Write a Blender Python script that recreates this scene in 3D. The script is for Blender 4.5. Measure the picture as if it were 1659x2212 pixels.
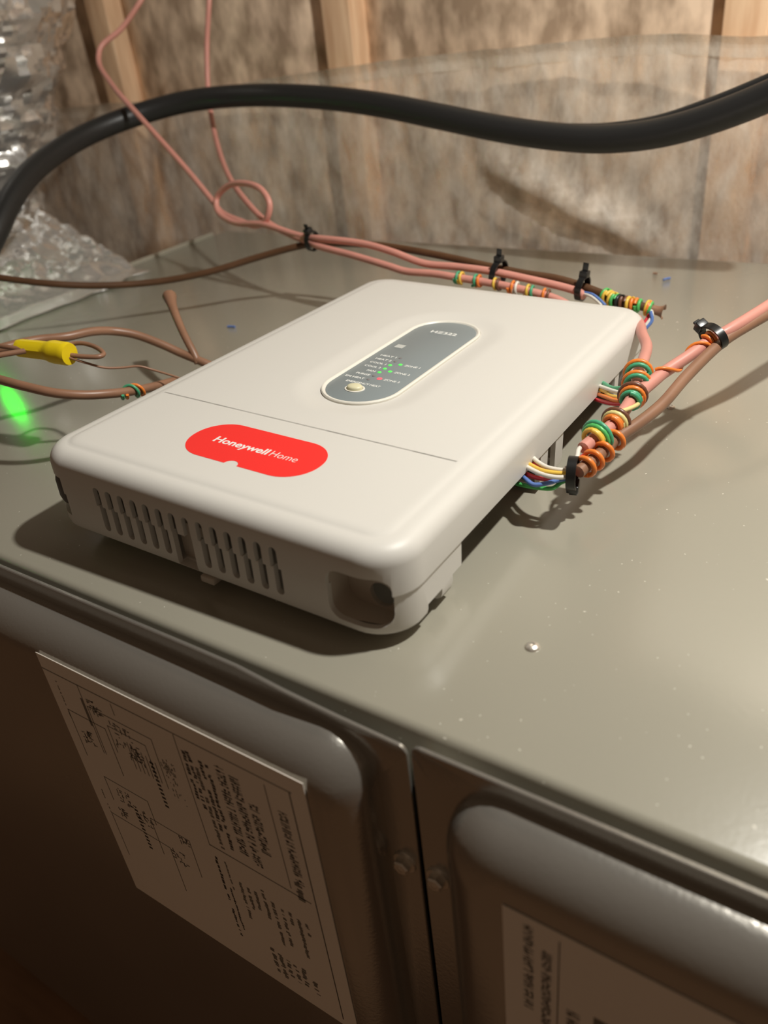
import bpy, bmesh, math, random
from mathutils import Vector, Matrix, Euler, noise

# ------------------------------------------------------------------ clear
for o in list(bpy.data.objects):
    bpy.data.objects.remove(o, do_unlink=True)
S = bpy.context.scene
C = S.collection
random.seed(7)

# ------------------------------------------------------------------ camera
cd = bpy.data.cameras.new('camera')
cam = bpy.data.objects.new('camera', cd); C.objects.link(cam)
cam.location = (0.2413, -0.3379, 0.2126)
cam.rotation_euler = (1.0117, 0.0974, 0.5739)
cd.sensor_fit = 'VERTICAL'; cd.sensor_height = 36.0
cd.lens = 1756.0 / 2212.0 * 36.0
cd.clip_start = 0.01; cd.clip_end = 30
cd.dof.use_dof = True
cd.dof.focus_distance = 0.41
cd.dof.aperture_fstop = 8.2
S.camera = cam

# ------------------------------------------------------------------ world, lamp, exposure
w = bpy.data.worlds.new('attic_dark'); S.world = w; w.use_nodes = True
w.node_tree.nodes['Background'].inputs[0].default_value = (0.98, 0.67, 0.45, 1)
w.node_tree.nodes['Background'].inputs[1].default_value = 0.09
ld = bpy.data.lights.new('work_light', 'SPOT')      # clamp lamp with a wide reflector, hung over the cabinet, facing down
ld.spot_size = math.radians(172); ld.spot_blend = 0.12
ld.energy = 22.5; ld.color = (1.0, 0.972, 0.90); ld.shadow_soft_size = 0.016
lo = bpy.data.objects.new('work_light', ld); C.objects.link(lo); lo.location = (0.35, 0.045, 0.66)
S.view_settings.view_transform = 'Standard'
S.view_settings.look = 'None'
S.view_settings.exposure = 0.0
S.view_settings.gamma = 1.0
S.view_settings.use_curve_mapping = False

# cable routes, metres
PATH = {
    'pinkA': [(-0.5253, 0.4, 0.2583), (-0.5282, 0.38, 0.2406), (-0.5464, 0.36, 0.217), (-0.561, 0.34, 0.2032), (-0.5586, 0.33, 0.1918), (-0.5127, 0.3, 0.1703), (-0.4541, 0.275, 0.1421), (-0.3838, 0.255, 0.098), (-0.3358, 0.235, 0.0726), (-0.3178, 0.225, 0.0659), (-0.2864, 0.215, 0.0613), (-0.2634, 0.21, 0.0598), (-0.2483, 0.208, 0.0674), (-0.2449, 0.21, 0.0785), (-0.2556, 0.215, 0.0884), (-0.2794, 0.222, 0.0919), (-0.3066, 0.228, 0.088), (-0.3232, 0.228, 0.0773), (-0.3192, 0.222, 0.0678), (-0.294, 0.214, 0.0604), (-0.2516, 0.206, 0.062), (-0.2105, 0.198, 0.0573), (-0.1912, 0.193, 0.0569), (-0.1807, 0.19, 0.0578), (-0.1333, 0.186, 0.0569), (-0.1063, 0.183, 0.0532), (-0.0775, 0.181, 0.0469), (-0.0501, 0.18, 0.0466), (-0.0226, 0.18, 0.0452), (0.0036, 0.18, 0.0422), (0.0429, 0.178, 0.0367), (0.0483, 0.176, 0.0346)],
    'pinkB': [(-0.4621, 0.42, 0.2517), (-0.4593, 0.41, 0.2334), (-0.4651, 0.4, 0.1922), (-0.4613, 0.385, 0.1494), (-0.4392, 0.36, 0.1207), (-0.4028, 0.325, 0.0991), (-0.352, 0.28, 0.0838), (-0.3044, 0.245, 0.0724), (-0.2591, 0.218, 0.0616), (-0.2173, 0.2, 0.0561), (-0.1911, 0.192, 0.0535), (-0.1802, 0.188, 0.0521), (-0.1408, 0.18, 0.0492), (-0.1056, 0.174, 0.0453), (-0.0885, 0.172, 0.0429), (-0.0641, 0.171, 0.0432), (-0.0449, 0.17, 0.0422), (-0.0268, 0.17, 0.0409), (-0.0089, 0.17, 0.0394), (0.0102, 0.17, 0.037), (0.0305, 0.17, 0.0333), (0.0428, 0.168, 0.0291), (0.0535, 0.166, 0.0226)],
    'brownBack': [(-0.4172, 0.03, 0.0586), (-0.3962, 0.04, 0.0542), (-0.3664, 0.06, 0.0459), (-0.3418, 0.085, 0.0384), (-0.3087, 0.12, 0.0332), (-0.272, 0.15, 0.0357), (-0.2375, 0.178, 0.0429), (-0.2082, 0.193, 0.0489), (-0.1931, 0.199, 0.0504), (-0.1331, 0.198, 0.0531), (-0.0766, 0.193, 0.0505), (-0.0276, 0.19, 0.0453), (-0.0, 0.188, 0.0428), (0.0255, 0.188, 0.0408), (0.0564, 0.184, 0.035), (0.0697, 0.178, 0.0327), (0.0885, 0.176, 0.0311), (0.0942, 0.176, 0.0301)],
    'brownBackStub': [(0.0927, 0.176, 0.0303), (0.0972, 0.176, 0.0295), (0.1014, 0.176, 0.029)],
    'pinkR1': [(0.2169, 0.272, 0.066), (0.1829, 0.1657, 0.06), (0.1699, 0.1245, 0.056), (0.1563, 0.0955, 0.0505), (0.1499, 0.0898, 0.047), (0.1439, 0.0773, 0.043), (0.1346, 0.0595, 0.038), (0.1315, 0.0483, 0.036)],
    'brownR': [(0.2192, 0.2547, 0.062), (0.1847, 0.1587, 0.056), (0.1711, 0.1208, 0.053), (0.1582, 0.0954, 0.048), (0.1538, 0.0848, 0.045), (0.1473, 0.0572, 0.039), (0.1432, 0.0326, 0.034), (0.1376, 0.0141, 0.031), (0.1323, 0.0001, 0.029), (0.1306, -0.0125, 0.028), (0.1284, -0.0229, 0.027), (0.1262, -0.0312, 0.026)],
    'pinkR2': [(0.0925, 0.15, 0.032), (0.0993, 0.135, 0.034), (0.1059, 0.1176, 0.036), (0.1146, 0.099, 0.036), (0.12, 0.0754, 0.037), (0.123, 0.0579, 0.037), (0.126, 0.0463, 0.036), (0.1285, 0.0311, 0.035), (0.1292, 0.0139, 0.034), (0.1281, 0.0024, 0.033), (0.1252, -0.009, 0.032), (0.1232, -0.0182, 0.031)],
    'c_white1': [(0.0884, -0.008, 0.021), (0.1052, -0.0293, 0.026), (0.1131, -0.0345, 0.027), (0.1187, -0.0344, 0.027), (0.1248, -0.0332, 0.027)],
    'c_red1': [(0.0865, -0.0094, 0.02), (0.1017, -0.0268, 0.023), (0.1115, -0.0332, 0.025), (0.1185, -0.034, 0.026), (0.1246, -0.0328, 0.026)],
    'c_yellow': [(0.0865, -0.0146, 0.02), (0.1032, -0.032, 0.025), (0.1132, -0.0382, 0.027), (0.1198, -0.0372, 0.027), (0.1256, -0.0352, 0.027)],
    'c_white2': [(0.0875, -0.0194, 0.02), (0.1044, -0.0353, 0.025), (0.115, -0.0415, 0.027), (0.1213, -0.0406, 0.027), (0.1262, -0.0367, 0.027)],
    'c_red2': [(0.0878, -0.0228, 0.018), (0.1028, -0.0344, 0.021), (0.1109, -0.037, 0.022), (0.1189, -0.0374, 0.024), (0.1245, -0.0322, 0.024)],
    'c_blue': [(0.0918, -0.0261, 0.018), (0.1035, -0.0383, 0.021), (0.1102, -0.0432, 0.022), (0.1151, -0.0416, 0.023), (0.1197, -0.0383, 0.024), (0.1254, -0.0346, 0.025)],
    'c_green': [(0.095, -0.0354, 0.016), (0.1022, -0.0393, 0.018), (0.1101, -0.0404, 0.019), (0.1176, -0.0395, 0.02), (0.1202, -0.0367, 0.022), (0.1245, -0.0349, 0.024)],
    'c_white3': [(0.1219, -0.0138, 0.031), (0.1219, -0.0207, 0.031), (0.1231, -0.0258, 0.03), (0.1219, -0.0304, 0.028), (0.1205, -0.0323, 0.027)],
    'c_red3': [(0.1248, -0.0135, 0.029), (0.1241, -0.0191, 0.028), (0.1234, -0.0241, 0.028), (0.122, -0.0289, 0.027), (0.1207, -0.0312, 0.026)],
    'd_white': [(0.0958, 0.0704, 0.022), (0.1085, 0.0541, 0.028), (0.1158, 0.0459, 0.031), (0.1233, 0.0391, 0.034)],
    'd_yellow': [(0.096, 0.0699, 0.02), (0.106, 0.0571, 0.025), (0.1133, 0.0465, 0.028), (0.1217, 0.0372, 0.032)],
    'd_green': [(0.0997, 0.0703, 0.024), (0.1124, 0.052, 0.03), (0.1189, 0.0472, 0.033), (0.1239, 0.0442, 0.035)],
    'd_orange': [(0.0998, 0.0634, 0.02), (0.1103, 0.0482, 0.026), (0.1187, 0.0378, 0.03), (0.1255, 0.0328, 0.033)],
    'd_red': [(0.0997, 0.0603, 0.018), (0.1091, 0.0485, 0.023), (0.1169, 0.0398, 0.027), (0.1238, 0.0333, 0.031)],
    'e_red': [(0.0913, 0.176, 0.0298), (0.0933, 0.172, 0.0277), (0.0919, 0.168, 0.0237), (0.0893, 0.164, 0.0196)],
    'e_white': [(0.094, 0.174, 0.0301), (0.0957, 0.17, 0.0274), (0.0938, 0.166, 0.0233), (0.0901, 0.162, 0.0179)],
    'e_blue': [(0.0946, 0.17, 0.0309), (0.0965, 0.168, 0.0257), (0.0942, 0.165, 0.0216), (0.0907, 0.162, 0.0173)],
    'f_white': [(0.0482, 0.176, 0.0362), (0.0542, 0.172, 0.0364), (0.0602, 0.168, 0.0351), (0.0645, 0.165, 0.0333)],
    'f_blue': [(0.0478, 0.177, 0.0368), (0.055, 0.173, 0.0374), (0.062, 0.168, 0.0358), (0.0669, 0.165, 0.0336)],
    'brownL': [(-0.2292, -0.0863, 0.06), (-0.2197, -0.0799, 0.06), (-0.2169, -0.0675, 0.059), (-0.2126, -0.0568, 0.058), (-0.2044, -0.0435, 0.056), (-0.2008, -0.0273, 0.054), (-0.1988, -0.0144, 0.05), (-0.1909, -0.004, 0.045), (-0.1769, 0.0042, 0.037), (-0.1652, 0.0095, 0.03), (-0.1502, 0.0134, 0.024), (-0.1397, 0.0182, 0.018)],
    'brownLstub': [(-0.1534, 0.0114, 0.024), (-0.1574, 0.013, 0.03), (-0.1657, 0.0166, 0.038), (-0.1786, 0.0246, 0.046), (-0.1914, 0.0339, 0.052), (-0.2015, 0.0421, 0.055)],
    'nut_in1': [(-0.2199, -0.09, 0.066), (-0.2053, -0.0875, 0.066), (-0.1887, -0.0815, 0.063)],
    'nut_in2': [(-0.202, -0.1028, 0.064), (-0.1966, -0.0943, 0.064), (-0.1887, -0.0815, 0.063)],
    'nut': [(-0.1988, -0.0803, 0.063), (-0.1808, -0.0762, 0.062), (-0.1621, -0.0732, 0.061)],
    'nut_loop': [(-0.1756, -0.0693, 0.0615), (-0.176, -0.0611, 0.061), (-0.171, -0.0579, 0.061), (-0.1635, -0.0566, 0.06), (-0.153, -0.0588, 0.059), (-0.1488, -0.0608, 0.058), (-0.1485, -0.0644, 0.058), (-0.1554, -0.0694, 0.059), (-0.1625, -0.0722, 0.06), (-0.1695, -0.0742, 0.061)],
    'thinwire': [(-0.1646, -0.0751, 0.06), (-0.1622, -0.0739, 0.059), (-0.1551, -0.0691, 0.055), (-0.1501, -0.0618, 0.05), (-0.1468, -0.0531, 0.047), (-0.1442, -0.0423, 0.044), (-0.1397, -0.0365, 0.04), (-0.1348, -0.027, 0.033), (-0.1312, -0.0183, 0.026)],
    'brownL2': [(-0.2055, -0.1041, 0.055), (-0.1885, -0.1039, 0.054), (-0.1692, -0.1005, 0.051), (-0.1544, -0.0942, 0.047), (-0.1449, -0.0839, 0.043), (-0.1389, -0.0702, 0.039), (-0.1383, -0.0533, 0.034), (-0.1434, -0.0336, 0.028), (-0.1501, -0.0131, 0.022)],
    'black': [(-0.4481, 0.06, 0.0604), (-0.4489, 0.08, 0.0768), (-0.4613, 0.11, 0.0948), (-0.4797, 0.15, 0.1101), (-0.4982, 0.2, 0.1213), (-0.5049, 0.255, 0.1313), (-0.4894, 0.3, 0.1394), (-0.4478, 0.335, 0.1465), (-0.3963, 0.35, 0.148), (-0.3355, 0.35, 0.1467), (-0.2687, 0.35, 0.1416), (-0.209, 0.345, 0.1346), (-0.1492, 0.34, 0.1248), (-0.0893, 0.335, 0.1149), (-0.0379, 0.33, 0.109), (0.0059, 0.325, 0.1076), (0.0462, 0.32, 0.1118), (0.0828, 0.315, 0.121), (0.1212, 0.31, 0.135), (0.1483, 0.305, 0.1475)],
    'black2': [(-0.0647, 0.345, 0.113), (-0.0315, 0.343, 0.1117), (0.0002, 0.34, 0.112), (0.0411, 0.335, 0.1172), (0.0782, 0.33, 0.128), (0.1171, 0.325, 0.1423), (0.1448, 0.32, 0.1541)],
    'tie4': [(0.1511, 0.091, 0.0485)],
    'tie5': [(0.1242, -0.0334, 0.026)],
    'tie1': [(-0.1915, 0.194, 0.0544)],
    'tie2': [(-0.0165, 0.18, 0.0443)],
    'tie3': [(0.0449, 0.181, 0.0384)],
    'scr': [(0.1438, -0.1207, 0.0), (0.1303, 0.1014, 0.0), (-0.2326, 0.1251, 0.0), (0.0589, 0.332, 0.0), (0.0457, 0.3443, 0.0)],
    'paper': [(-0.0612, -0.203, -0.0177), (0.0924, -0.203, -0.0207), (0.0923, -0.203, -0.1867), (-0.0612, -0.203, -0.2056)],
    'label2': [(0.1703, -0.203, -0.0347), (0.2412, -0.203, -0.0277), (0.1694, -0.203, -0.1058)],
    'scr_door': [(0.1194, -0.1845, -0.0683), (0.1343, -0.1845, -0.0677)],
    'bulge': [(0.1071, -0.195, -0.021), (0.1486, -0.195, -0.0148), (0.0027, -0.195, -0.0077), (0.1271, -0.1845, -0.0064), (0.1262, -0.1845, -0.0998)],
    'foil': [(-0.4182, 0.0935, 0.0), (-0.4833, 0.1939, 0.0), (-0.4243, 0.0377, -0.0), (-0.4935, 0.2163, 0.0), (-0.4746, 0.0726, 0.0)],
    'seam': [(-0.8675, 0.49, 0.1318), (-0.6213, 0.49, 0.1371), (-0.4486, 0.49, 0.1529), (-0.2592, 0.49, 0.1627), (-0.1061, 0.49, 0.1664), (-0.0066, 0.49, 0.1665), (0.0813, 0.49, 0.1596), (0.1076, 0.49, -0.0258), (-0.5687, 0.49, -0.0263)],
    'fold': [(-0.156, 0.49, 0.0377), (-0.0784, 0.49, 0.0073), (0.0138, 0.49, -0.0249)],
}


# ------------------------------------------------------------------ materials
def mat(name, col, rough=0.5, metal=0.0, spec=0.5, var=0.0, vscale=40, bump=0.0, bscale=200, col2=None, stretch=None, detail=4, coat=0.0, emit=None, estr=0.0):
    m = bpy.data.materials.new(name); m.use_nodes = True
    nt = m.node_tree; b = nt.nodes['Principled BSDF']
    b.inputs['Base Color'].default_value = (*col, 1)
    b.inputs['Roughness'].default_value = rough
    b.inputs['Metallic'].default_value = metal
    b.inputs['Specular IOR Level'].default_value = spec
    b.inputs['Coat Weight'].default_value = coat
    if coat: b.inputs['Coat Roughness'].default_value = 0.15; b.inputs['Coat IOR'].default_value = 1.65
    tc = nt.nodes.new('ShaderNodeTexCoord'); mp = nt.nodes.new('ShaderNodeMapping')
    nt.links.new(tc.outputs['Object'], mp.inputs['Vector'])
    if stretch: mp.inputs['Scale'].default_value = stretch
    if col2 or var:
        c2 = col2 or tuple(max(0, c * (1 - var)) for c in col)
        n = nt.nodes.new('ShaderNodeTexNoise'); n.inputs['Scale'].default_value = vscale; n.inputs['Detail'].default_value = detail
        nt.links.new(mp.outputs[0], n.inputs['Vector'])
        r = nt.nodes.new('ShaderNodeValToRGB')
        r.color_ramp.elements[0].position = 0.35; r.color_ramp.elements[1].position = 0.65
        r.color_ramp.elements[0].color = (*c2, 1); r.color_ramp.elements[1].color = (*col, 1)
        nt.links.new(n.outputs['Fac'], r.inputs[0]); nt.links.new(r.outputs[0], b.inputs['Base Color'])
    if bump:
        n2 = nt.nodes.new('ShaderNodeTexNoise'); n2.inputs['Scale'].default_value = bscale; n2.inputs['Detail'].default_value = 3
        nt.links.new(mp.outputs[0], n2.inputs['Vector'])
        bp = nt.nodes.new('ShaderNodeBump'); bp.inputs['Strength'].default_value = bump; bp.inputs['Distance'].default_value = 0.001
        nt.links.new(n2.outputs['Fac'], bp.inputs['Height']); nt.links.new(bp.outputs[0], b.inputs['Normal'])
    if emit:
        b.inputs['Emission Color'].default_value = (*emit, 1); b.inputs['Emission Strength'].default_value = estr
    return m

M = {}
M['paint'] = mat('grey_olive_paint', (0.355, 0.335, 0.27), 0.2, spec=0.8, var=0.04, vscale=6, bump=0.04, bscale=400, coat=0.45)
def add_specks(m, col, scale=420, lo=0.765, hi=0.785):
    nt = m.node_tree; b = nt.nodes['Principled BSDF']; src = b.inputs['Base Color'].links[0].from_socket
    tc = nt.nodes.new('ShaderNodeTexCoord'); n = nt.nodes.new('ShaderNodeTexNoise'); n.inputs['Scale'].default_value = scale; n.inputs['Detail'].default_value = 1
    nt.links.new(tc.outputs['Object'], n.inputs['Vector'])
    mr = nt.nodes.new('ShaderNodeMapRange'); mr.inputs[1].default_value = lo; mr.inputs[2].default_value = hi
    nt.links.new(n.outputs['Fac'], mr.inputs[0])
    mx = nt.nodes.new('ShaderNodeMix'); mx.data_type = 'RGBA'
    nt.links.new(mr.outputs[0], mx.inputs[0]); nt.links.new(src, mx.inputs[6]); mx.inputs[7].default_value = (*col, 1)
    nt.links.new(mx.outputs[2], b.inputs['Base Color'])
add_specks(M['paint'], (0.72, 0.68, 0.58))
M['door'] = mat('grey_olive_door_paint', (0.44, 0.42, 0.38), 0.20, metal=0.70, spec=1.0, var=0.05, vscale=8, bump=0.08, bscale=600)
M['inner'] = mat('cabinet_inner_metal', (0.10, 0.09, 0.08), 0.6)
M['plastic'] = mat('warm_grey_plastic', (0.685, 0.665, 0.62), 0.42, spec=0.4, bump=0.06, bscale=2500)
M['plastic_in'] = mat('warm_grey_plastic_inner', (0.52, 0.46, 0.39), 0.55, spec=0.3)
M['ring'] = mat('ivory_ring_plastic', (0.82, 0.79, 0.71), 0.35)
M['red'] = mat('red_badge', (0.93, 0.035, 0.03), 0.4)
M['slate'] = mat('slate_overlay', (0.235, 0.27, 0.28), 0.35, bump=0.03, bscale=3000)
M['ink_white'] = mat('white_print', (0.86, 0.86, 0.82), 0.5)
M['button'] = mat('cream_button', (0.72, 0.68, 0.46), 0.4)
M['led_off'] = mat('led_unlit', (0.22, 0.21, 0.21), 0.3)
M['led_green'] = mat('led_green', (0.1, 0.7, 0.1), 0.3, emit=(0.1, 1.0, 0.12), estr=0.55)
M['led_red'] = mat('led_red', (0.9, 0.1, 0.12), 0.3, emit=(1.0, 0.1, 0.14), estr=0.8)
M['led_glow'] = mat('led_glow', (0.1, 0.8, 0.1), 0.3, emit=(0.0, 1.0, 0.005), estr=85)
M['pink'] = mat('pink_cable_jacket', (0.70, 0.31, 0.25), 0.42, var=0.08, vscale=60)
M['brown'] = mat('brown_cable_jacket', (0.315, 0.165, 0.10), 0.38, var=0.15, vscale=60)
M['brown_dark'] = mat('dark_brown_cable_jacket', (0.115, 0.055, 0.026), 0.38, var=0.15, vscale=60)
M['black'] = mat('black_rubber', (0.018, 0.018, 0.018), 0.42, bump=0.15, bscale=300)
M['tie'] = mat('black_nylon', (0.012, 0.012, 0.012), 0.3)
for n, c in dict(white=(0.8, 0.76, 0.68), yellow=(0.85, 0.55, 0.08), green=(0.07, 0.38, 0.20), lime=(0.10, 0.50, 0.13), orange=(0.88, 0.24, 0.04),
                 red=(0.72, 0.04, 0.06), blue=(0.12, 0.22, 0.55), brown=(0.17, 0.07, 0.04), black=(0.02, 0.02, 0.02), cream=(0.80, 0.70, 0.30)).items():
    M['w_' + n] = mat(n + '_wire_insulation', c, 0.35)
M['copper'] = mat('bare_copper', (0.55, 0.30, 0.20), 0.3, metal=1.0)
M['nut'] = mat('yellow_connector', (0.85, 0.64, 0.01), 0.4, bump=0.05, bscale=600)
M['paper'] = mat('label_paper', (0.92, 0.84, 0.74), 0.6, var=0.04, vscale=10)
M['ink'] = mat('label_ink', (0.05, 0.045, 0.04), 0.6)
M['ink_mid'] = mat('label_ink_grey', (0.20, 0.18, 0.15), 0.6)
M['screw'] = mat('zinc_screw', (0.75, 0.70, 0.62), 0.35, metal=0.7, bump=0.3, bscale=900)
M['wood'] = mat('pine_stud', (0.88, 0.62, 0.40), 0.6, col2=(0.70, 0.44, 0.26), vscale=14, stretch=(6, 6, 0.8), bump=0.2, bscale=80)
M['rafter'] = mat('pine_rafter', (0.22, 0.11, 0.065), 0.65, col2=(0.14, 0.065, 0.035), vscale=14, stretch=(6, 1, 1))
M['kraft'] = mat('kraft_facing', (0.92, 0.71, 0.52), 0.5, col2=(0.42, 0.30, 0.205), vscale=38, detail=10, stretch=(1.3, 1, 0.7), bump=0.5, bscale=60)
M['batt_roof'] = mat('kraft_facing_roof', (0.74, 0.67, 0.57), 0.6, col2=(0.66, 0.59, 0.49), vscale=12, detail=6)
M['foil'] = mat('silver_foil', (0.90, 0.89, 0.87), 0.26, metal=0.8, bump=1.0, bscale=90)
M['floor'] = mat('dark_plywood', (0.30, 0.16, 0.08), 0.6, col2=(0.20, 0.105, 0.05), vscale=6, stretch=(1, 6, 1))
M['motor'] = mat('grey_motor_housing', (0.25, 0.25, 0.26), 0.5)

def sheet_material():
    m = bpy.data.materials.new('translucent_plastic_sheet'); m.use_nodes = True
    nt = m.node_tree; b = nt.nodes['Principled BSDF']; out = nt.nodes['Material Output']
    b.inputs['Base Color'].default_value = (0.96, 0.88, 0.77, 1); b.inputs['Roughness'].default_value = 0.28
    tc = nt.nodes.new('ShaderNodeTexCoord'); mp = nt.nodes.new('ShaderNodeMapping')
    mp.inputs['Rotation'].default_value = (0, 0.5, 0); mp.inputs['Scale'].default_value = (1.0, 1.0, 0.45)
    nt.links.new(tc.outputs['Object'], mp.inputs['Vector'])
    n = nt.nodes.new('ShaderNodeTexNoise'); n.inputs['Scale'].default_value = 55; n.inputs['Detail'].default_value = 8; n.inputs['Roughness'].default_value = 0.65
    nt.links.new(mp.outputs[0], n.inputs['Vector'])
    mr = nt.nodes.new('ShaderNodeMapRange'); mr.inputs[1].default_value = 0.3; mr.inputs[2].default_value = 0.72
    mr.inputs[3].default_value = 0.14; mr.inputs[4].default_value = 0.68
    nt.links.new(n.outputs['Fac'], mr.inputs[0])
    tr = nt.nodes.new('ShaderNodeBsdfTransparent'); tr.inputs[0].default_value = (0.97, 0.95, 0.92, 1)
    mx = nt.nodes.new('ShaderNodeMixShader')
    nt.links.new(mr.outputs[0], mx.inputs[0]); nt.links.new(tr.outputs[0], mx.inputs[1]); nt.links.new(b.outputs[0], mx.inputs[2])
    nt.links.new(mx.outputs[0], out.inputs[0])
    bp = nt.nodes.new('ShaderNodeBump'); bp.inputs['Strength'].default_value = 0.6; bp.inputs['Distance'].default_value = 0.004
    nt.links.new(n.outputs['Fac'], bp.inputs['Height']); nt.links.new(bp.outputs[0], b.inputs['Normal'])
    return m
M['sheet'] = sheet_material()

# ------------------------------------------------------------------ object helpers
def link(name, me, parent=None):
    o = bpy.data.objects.new(name, me); C.objects.link(o)
    if parent: o.parent = parent
    return o
def obj(name, bm, m, parent=None, smooth=35, recalc=True):
    if recalc: bmesh.ops.recalc_face_normals(bm, faces=bm.faces)
    me = bpy.data.meshes.new(name); bm.to_mesh(me); bm.free()
    for mm in (m if isinstance(m, (list, tuple)) else [m]): me.materials.append(mm)
    finish(me, smooth)
    return link(name, me, parent)
def finish(me, smooth=35):
    if smooth:
        me.polygons.foreach_set('use_smooth', [True] * len(me.polygons))
        me.set_sharp_from_angle(angle=math.radians(smooth))
def tag(o, label, cat, group=None):
    o['label'] = label; o['category'] = cat
    if group: o['group'] = group
    return o
def thing(name, label, cat, loc=(0, 0, 0), rot=(0, 0, 0), group=None):
    o = link(name, None); o.location = loc; o.rotation_euler = rot
    return tag(o, label, cat, group)
def struct(o): o['kind'] = 'structure'; return o

def add_box(bm, x0, x1, y0, y1, z0, z1, bevel=0, mi=0):
    r = bmesh.ops.create_cube(bm, size=1)
    vs = r['verts']
    for v in vs:
        v.co = Vector(((x0 + x1) / 2 + v.co.x * (x1 - x0), (y0 + y1) / 2 + v.co.y * (y1 - y0), (z0 + z1) / 2 + v.co.z * (z1 - z0)))
    fs = {f for v in vs for f in v.link_faces}
    for f in fs: f.material_index = mi
    if bevel:
        es = list({e for v in vs for e in v.link_edges})
        bmesh.ops.bevel(bm, geom=es, offset=bevel, segments=3, profile=0.5, affect='EDGES')
    return vs
def box(*a, **k):
    bm = bmesh.new(); add_box(bm, *a, **k); return bm

def rr(hw, hl, r, n=6, seg=1, cx=0, cy=0):
    """rounded rectangle, counter-clockwise, n+1 points a corner, seg pieces a straight side"""
    r = max(min(r, hw - 1e-5, hl - 1e-5), 1e-5); pts = []
    cs = [(hw - r, hl - r, 0), (-hw + r, hl - r, 90), (-hw + r, -hl + r, 180), (hw - r, -hl + r, 270)]
    arcs = [[(x + r * math.cos(math.radians(a + 90 * i / n)), y + r * math.sin(math.radians(a + 90 * i / n))) for i in range(n + 1)] for x, y, a in cs]
    for k in range(4):
        pts += arcs[k]
        a, b = arcs[k][-1], arcs[(k + 1) % 4][0]
        for s in range(1, seg): t = s / seg; pts.append((a[0] + (b[0] - a[0]) * t, a[1] + (b[1] - a[1]) * t))
    return [(x + cx, y + cy) for x, y in pts]
def ring(bm, pts): return [bm.verts.new(p) for p in pts]
def bridge(bm, a, b, mi=0):
    n = len(a)
    for i in range(n):
        f = bm.faces.new((a[i], a[(i + 1) % n], b[(i + 1) % n], b[i])); f.material_index = mi
def fill_holes(bm, loops):
    es = []
    for l in loops:
        for i in range(len(l)):
            e = bm.edges.get((l[i], l[(i + 1) % len(l)]))
            es.append(e or bm.edges.new((l[i], l[(i + 1) % len(l)])))
    bmesh.ops.triangle_fill(bm, use_beauty=True, use_dissolve=False, edges=es)

def spline(pts, per=8):
    P = [Vector(p) for p in pts]
    if len(P) < 3: return [P[0].lerp(P[1], i / per) for i in range(per + 1)]
    out = []
    for i in range(len(P) - 1):
        p0 = P[i - 1] if i else P[0] * 2 - P[1]
        p1, p2 = P[i], P[i + 1]
        p3 = P[i + 2] if i + 2 < len(P) else P[-1] * 2 - P[-2]
        # centripetal knots
        t0 = 0; t1 = t0 + max((p1 - p0).length ** .5, 1e-4); t2 = t1 + max((p2 - p1).length ** .5, 1e-4); t3 = t2 + max((p3 - p2).length ** .5, 1e-4)
        for k in range(per):
            t = t1 + (t2 - t1) * k / per
            A1 = p0 * ((t1 - t) / (t1 - t0)) + p1 * ((t - t0) / (t1 - t0)); A2 = p1 * ((t2 - t) / (t2 - t1)) + p2 * ((t - t1) / (t2 - t1)); A3 = p2 * ((t3 - t) / (t3 - t2)) + p3 * ((t - t2) / (t3 - t2))
            B1 = A1 * ((t2 - t) / (t2 - t0)) + A2 * ((t - t0) / (t2 - t0)); B2 = A2 * ((t3 - t) / (t3 - t1)) + A3 * ((t - t1) / (t3 - t1))
            out.append(B1 * ((t2 - t) / (t2 - t1)) + B2 * ((t - t1) / (t2 - t1)))
    out.append(P[-1]); return out
def frames(pts):
    n = len(pts); T = []
    for i in range(n): T.append((pts[min(i + 1, n - 1)] - pts[max(i - 1, 0)]).normalized())
    u = T[0].orthogonal().normalized(); F = []
    for i in range(n):
        u = (u - T[i] * u.dot(T[i])); u = u.normalized() if u.length > 1e-9 else T[i].orthogonal().normalized()
        F.append((T[i], u, T[i].cross(u)))
    return F
def add_tube(bm, pts, r, n=10, cap=True, mi=0, flat=1.0):
    pts = [Vector(p) for p in pts]; F = frames(pts); rs = []
    for i, (p, (t, u, v)) in enumerate(zip(pts, F)):
        rad = r(i / (len(pts) - 1)) if callable(r) else r
        rs.append(ring(bm, [p + (u * math.cos(2 * math.pi * k / n) * rad + v * math.sin(2 * math.pi * k / n) * rad * flat) for k in range(n)]))
    for a, b in zip(rs, rs[1:]): bridge(bm, a, b, mi)
    if cap:
        for l in (rs[0], rs[-1]): bm.faces.new(l).material_index = mi
def tube(name, pts, r, m, parent=None, per=8, n=10, smooth=60, raw=False, flat=1.0):
    bm = bmesh.new(); add_tube(bm, pts if raw else spline(pts, per), r, n, flat=flat)
    return obj(name, bm, m, parent, smooth)
def resample(pts, step):
    out = [pts[0]]; acc = 0
    for a, b in zip(pts, pts[1:]):
        L = (b - a).length; d = step - acc
        while d <= L: out.append(a.lerp(b, d / L)); d += step
        acc = (acc + L) % step if L else acc
    return out
def helix(path, f0, f1, turns, R, wob=0.0, ph=0.0):
    sp = spline(path, 16); F = frames(sp); n = int(turns * 18) + 2; out = []
    for i in range(n):
        t = i / (n - 1); s = (f0 + (f1 - f0) * t) * (len(sp) - 1); k = min(int(s), len(sp) - 2); fr = s - k
        p = sp[k].lerp(sp[k + 1], fr); tt, u, v = F[k]
        a = ph + 2 * math.pi * turns * t; rad = R * (1 + wob * math.sin(a * .37 + ph))
        out.append(p + u * math.cos(a) * rad + v * math.sin(a) * rad)
    return out

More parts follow.
